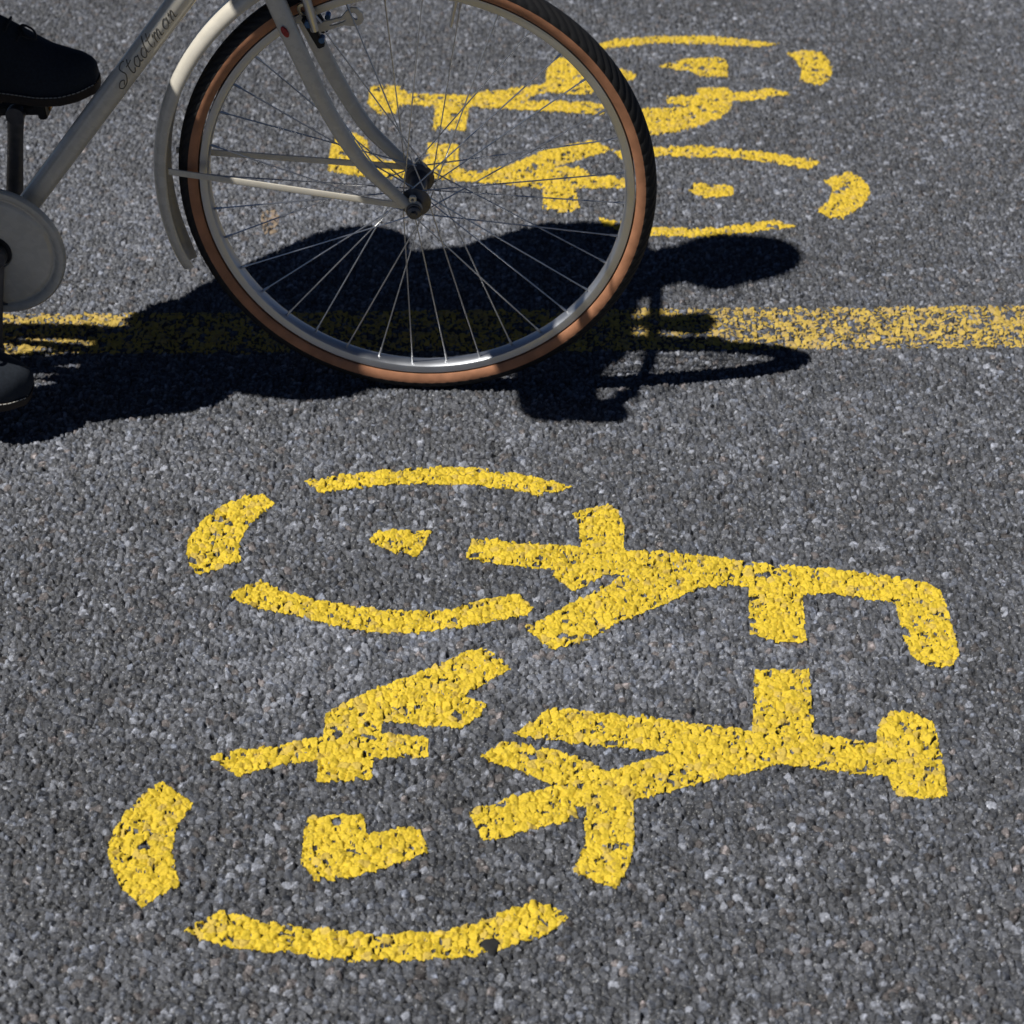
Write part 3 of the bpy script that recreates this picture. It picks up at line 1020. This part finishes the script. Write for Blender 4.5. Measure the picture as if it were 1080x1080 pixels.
HIPN, HIPF = (-.920, -.095, .980), (-.915, .060, .980)
KN, KF = (-.735, -.150, .610), (-.535, .130, .895)
AN, AF = (-.790, -.150, .190), (-.725, .118, .555)
SHN, SHF, CH = (-.635, -.170, 1.470), (-.660, .190, 1.485), (-.655, .005, 1.455)
ELN, WRN = (-.515, -.218, 1.225), (-.405, -.264, 1.060)
ELF, WRF = (-.635, .205, 1.205), (-.450, .302, 1.057)
NECK, HEAD = (-.632, .025, 1.560), (-.545, .080, 1.728)


def fingers(wr, s):
    """closed hand round the grip at lateral s*0.294"""
    caps = []
    palm0, palm1 = Vector((-.370, s * .302 + GY, 1.047)), Vector((-.325, s * .298 + GY, 1.052))
    caps.append((wr, palm0, .026, .026)); caps.append((palm0, palm1, .026, .022))
    for i, (dx, ln) in enumerate(((-.030, .85), (-.010, .96), (.010, 1.0), (.029, .92))):
        b = Vector((-.335 + dx, s * .299 + GY, 1.043 + dx * .2))
        k1 = b + Vector((.006, s * .024 * ln, .004)); k2 = b + Vector((.008, s * .030 * ln, -.026)); k3 = b + Vector((.006, s * .006, -.044 * ln))
        caps += [(b, k1, .0095, .009), (k1, k2, .0088, .0082), (k2, k3, .008, .007)]
    t0 = Vector((-.360, s * .282 + GY, 1.043)); t1 = Vector((-.330, s * .272 + GY, 1.027)); t2 = Vector((-.305, s * .274 + GY, 1.008))
    caps += [(t0, t1, .012, .0105), (t1, t2, .010, .008)]
    return caps


H = Vector(HEAD); hd = Vector((.96, .05, -.28)).normalized(); hu = Vector((.28, .05, .96)).normalized(); hl = hu.cross(hd).normalized()
def hp(a, b, c): return H + hd * a + hl * b + hu * c
body_caps = [
    (HIPN, KN, .085, .058), (KN, AN, .056, .036), (HIPF, KF, .075, .058), (KF, AF, .056, .036),
    (AN, (-.755, -.15, .155), .034, .03), (AF, (-.69, .115, .50), .034, .03),
    (HIPN, HIPF, .085, .075), ((-.890, -.01, 1.0), (-.80, .02, 1.18), .094, .122), ((-.80, -.012, 1.18), (-.645, -.026, 1.41), .120, .108), ((-.80, .07, 1.18), (-.665, .095, 1.42), .112, .108),
    (SHN, SHF, .065, .065), (CH, NECK, .09, .058), (NECK, hp(-.02, 0, -.06), .055, .055),
    (SHN, ELN, .050, .040), (ELN, WRN, .040, .027), (SHF, ELF, .050, .040), (ELF, WRF, .040, .027),
    (hp(-.015, 0, .02), hp(-.005, 0, .03), .092, .085), (hp(.030, 0, -.01), hp(.040, 0, -.085), .068, .042), (hp(.085, 0, -.012), hp(.108, 0, -.035), .010, .014),
    (hp(.062, 0, -.078), hp(.070, 0, -.078), .022, .02), (hp(.06, .035, .012), hp(.06, -.035, .012), .022, .022),
    (hp(-.005, .086, .01), hp(-.012, .092, -.035), .016, .010), (hp(-.005, -.086, .01), hp(-.012, -.092, -.035), .016, .010),
] + fingers(WRN, -1) + fingers(WRF, 1)
person = blob('person', body_caps, .0062, [M_SKIN], 3)
person.matrix_world = BM
tag(person, 'rider in dark clothes and laced shoes with both feet on the pedals', 'person')


def fat(c, e): return [(p, q, a + e, b + e) for p, q, a, b in c]


blob('jacket', fat([body_caps[6], body_caps[7], body_caps[8], body_caps[9], body_caps[10], (CH, (-.640, .018, 1.530), .09, .062), body_caps[13], ((-.87, .10, .970), (-.775, .250, 1.00), .085, .072), ((-.80, .06, 1.14), (-.785, .20, 1.01), .10, .080), ((-.92, -.09, .98), (-.775, -.145, 1.03), .105, .100), ((-.92, -.09, .98), (-.93, -.10, .86), .105, .100),  # includes added hip bulges, out of view, shaped to fill out the rider's cast shadow
                    (ELN, (-.425, -.268, 1.085), .042, .034), body_caps[15], (ELF, (-.46, .306, 1.058), .042, .032)], .020), .011, [M_COAT], 3, person)
blob('trousers', fat([(HIPN, KN, .085, .058), (KN, (-.785, -.149, .225), .058, .044), (HIPF, KF, .075, .058), (KF, (-.720, .118, .585), .056, .042), (HIPN, HIPF, .085, .075)], .016), .010, [M_JEANS], 3, person)
blob('hair', [(hp(-.022, 0, .035), hp(-.010, 0, .052), .098, .090), (hp(-.055, 0, .0), hp(-.075, 0, -.045), .075, .06), (hp(-.03, .06, .02), hp(-.03, .07, -.03), .035, .02), (hp(-.03, -.06, .02), hp(-.03, -.07, -.03), .035, .02)], .008, [M_HAIR], 3, person)
for s_ in (-1, 1):
    MB().lathe([(1e-4, -.011), (.006, -.009), (.0105, -.003), (.0105, .003), (.006, .009), (1e-4, .011)], hp(.0745, s_ * .031, -.004), seg=16).build('eye', M_EYE, person)
MB().tube([hp(.083, -.022, -.072), hp(.092, 0, -.071), hp(.083, .022, -.072)], [.003, .006, .003], 10).build('mouth', M_LIP, person)


# ---- shoes: lofted upper, sole with welt, laces
def make_shoe(toe, heel, width, toe_h):
    """toe / heel: points on the bottom of the sole, in the bicycle's frame"""
    toe, heel = Vector(toe), Vector(heel)
    ax = (toe - heel); Ln = ax.length; ax.normalize()
    side = Vector((0, 1, 0)); side = (side - ax * side.dot(ax)).normalized()
    up_ = side.cross(ax)
    if up_.z < 0: up_ = -up_
    def at(t, s, h): return heel + ax * (t * Ln) + side * s + up_ * h
    def hwid(t):
        # outline of the sole
        K = [(0, .0), (.015, .45), (.06, .72), (.15, .80), (.35, .70), (.55, .84), (.70, 1.0), (.82, .95), (.91, .74), (.97, .44), (1.0, .0)]
        for (a, va), (b, vb) in zip(K, K[1:]):
            if a <= t <= b:
                u = (t - a) / (b - a); return width / 2 * (va + (vb - va) * (u if b < 1 and a > 0 else math.sqrt(u) if a == 0 else 1 - math.sqrt(max(0, 1 - u * u))))
        return 0
    ts = [0, .005, .015, .03, .06, .1, .16, .24, .32, .4, .48, .56, .63, .7, .76, .82, .87, .91, .94, .965, .983, .994, 1.0]
    def spring(t): return .012 * max(0, (t - .72) / .28) ** 2
    # sole slab
    so = MB(); v, fc = [], []
    for t in ts:
        w_ = max(hwid(t), .0006) + .0035; z0 = spring(t)
        for s, h in ((-1, .002), (-.94, 0), (.94, 0), (1, .002), (1, .0125), (.97, .0145), (-.97, .0145), (-1, .0125)):
            v.append(at(t, s * w_, z0 + h))
    for j in range(len(ts) - 1):
        for i in range(8):
            fc.append((j * 8 + i, j * 8 + (i + 1) % 8, (j + 1) * 8 + (i + 1) % 8, (j + 1) * 8 + i))
    fc.append(tuple(range(8))); fc.append(tuple((len(ts) - 1) * 8 + i for i in range(8)))
    so.add(v, fc)
    # upper
    HK = [(0, .060), (.03, .080), (.10, .095), (.22, .108), (.36, .118), (.46, .112), (.56, .098), (.66, .077), (.76, .061), (.85, .052), (.92, .045), (.97, .035), (.99, .026), (1.0, .012)]
    def hh(t):
        for (a, va), (b, vb) in zip(HK, HK[1:]):
            if a <= t <= b: return (va + (vb - va) * (t - a) / (b - a)) * toe_h
        return .01
    um = MB(); v, fc = [], []
    k_ = 20
    for t in ts:
        w_ = max(hwid(t) - .0015, .0005); z0 = spring(t) + .0135; top = hh(t)
        e = 2.3 if t > .6 else 1.9
        for i in range(k_):
            an = math.pi * i / (k_ - 1)
            cx, sx_ = math.cos(an), math.sin(an)
            pinch = 1 - (.34 if t < .62 else .20) * sx_ ** 2
            v.append(at(min(t, .992), w_ * math.copysign(abs(cx) ** (2 / e), cx) * pinch, z0 + top * sx_ ** (2 / e)))
    for j in range(len(ts) - 1):
        for i in range(k_ - 1):
            fc.append((j * k_ + i, j * k_ + i + 1, (j + 1) * k_ + i + 1, (j + 1) * k_ + i))
        fc.append((j * k_ + k_ - 1, j * k_, (j + 1) * k_, (j + 1) * k_ + k_ - 1))
    fc.append(tuple(range(k_))); fc.append(tuple((len(ts) - 1) * k_ + i for i in range(k_)))
    um.add(v, fc)
    shoe = um.build('shoe', M_SHOE, person, True, 60)
    so.build('sole', M_SOLE, shoe, True, 35)
    # stitched welt, a row of short pale stitches round the upper's foot
    wm = MB()
    path = [at(t, -(hwid(t) + .0026), spring(t) + .0150) for t in np.linspace(.08, .985, 120)] + [at(t, hwid(t) + .0026, spring(t) + .0150) for t in np.linspace(.985, .08, 120)]
    d_acc, start = 0, path[0]
    for a, b in zip(path, path[1:]):
        d_acc += (b - a).length
        if d_acc > .0052:
            dirn = (b - start)
            wm.tube([start + dirn * .12, start + dirn * .8], .0008, 6)
            start = b; d_acc = 0
    wm.build('welt_stitching', M_WELT, shoe)
    # laces
    lm = MB()
    for q, t in enumerate((.42, .49, .56, .62)):
        h = spring(t) + .0135 + hh(t)
        w_ = hwid(t) * .48
        lm.tube(cr([at(t - .015, -w_, h - .010), at(t, -w_ * .5, h - .0015), at(t + .006, 0, h + .0012), at(t, w_ * .5, h - .0015), at(t - .015, w_, h - .010)], 5), .0021, 8)
    tb = .61; hb_ = spring(tb) + .0135 + hh(tb)
    for sd in (-1,):
        lm.tube(cr([at(tb, 0, hb_), at(tb + .03, sd * .010, hb_ + .008), at(tb + .085, sd * .017, hb_ + .004), at(tb + .095, sd * .023, hb_ - .006), at(tb + .05, sd * .020, hb_ - .004), at(tb + .005, sd * .003, hb_ + .001)], 6), .0017, 8)
        lm.tube(cr([at(tb, 0, hb_), at(tb + .02, sd * .018, hb_ - .004), at(tb + .10, sd * .014, hb_ - .012)], 6), .0017, 8)
    lm.build('shoelace', M_LACE, shoe)
    return shoe


make_shoe((-.476, .116, .4335), (-.755, .110, .4480), .098, 1.0)
make_shoe((-.578, -.156, .062), (-.842, -.150, .140), .098, 1.0)
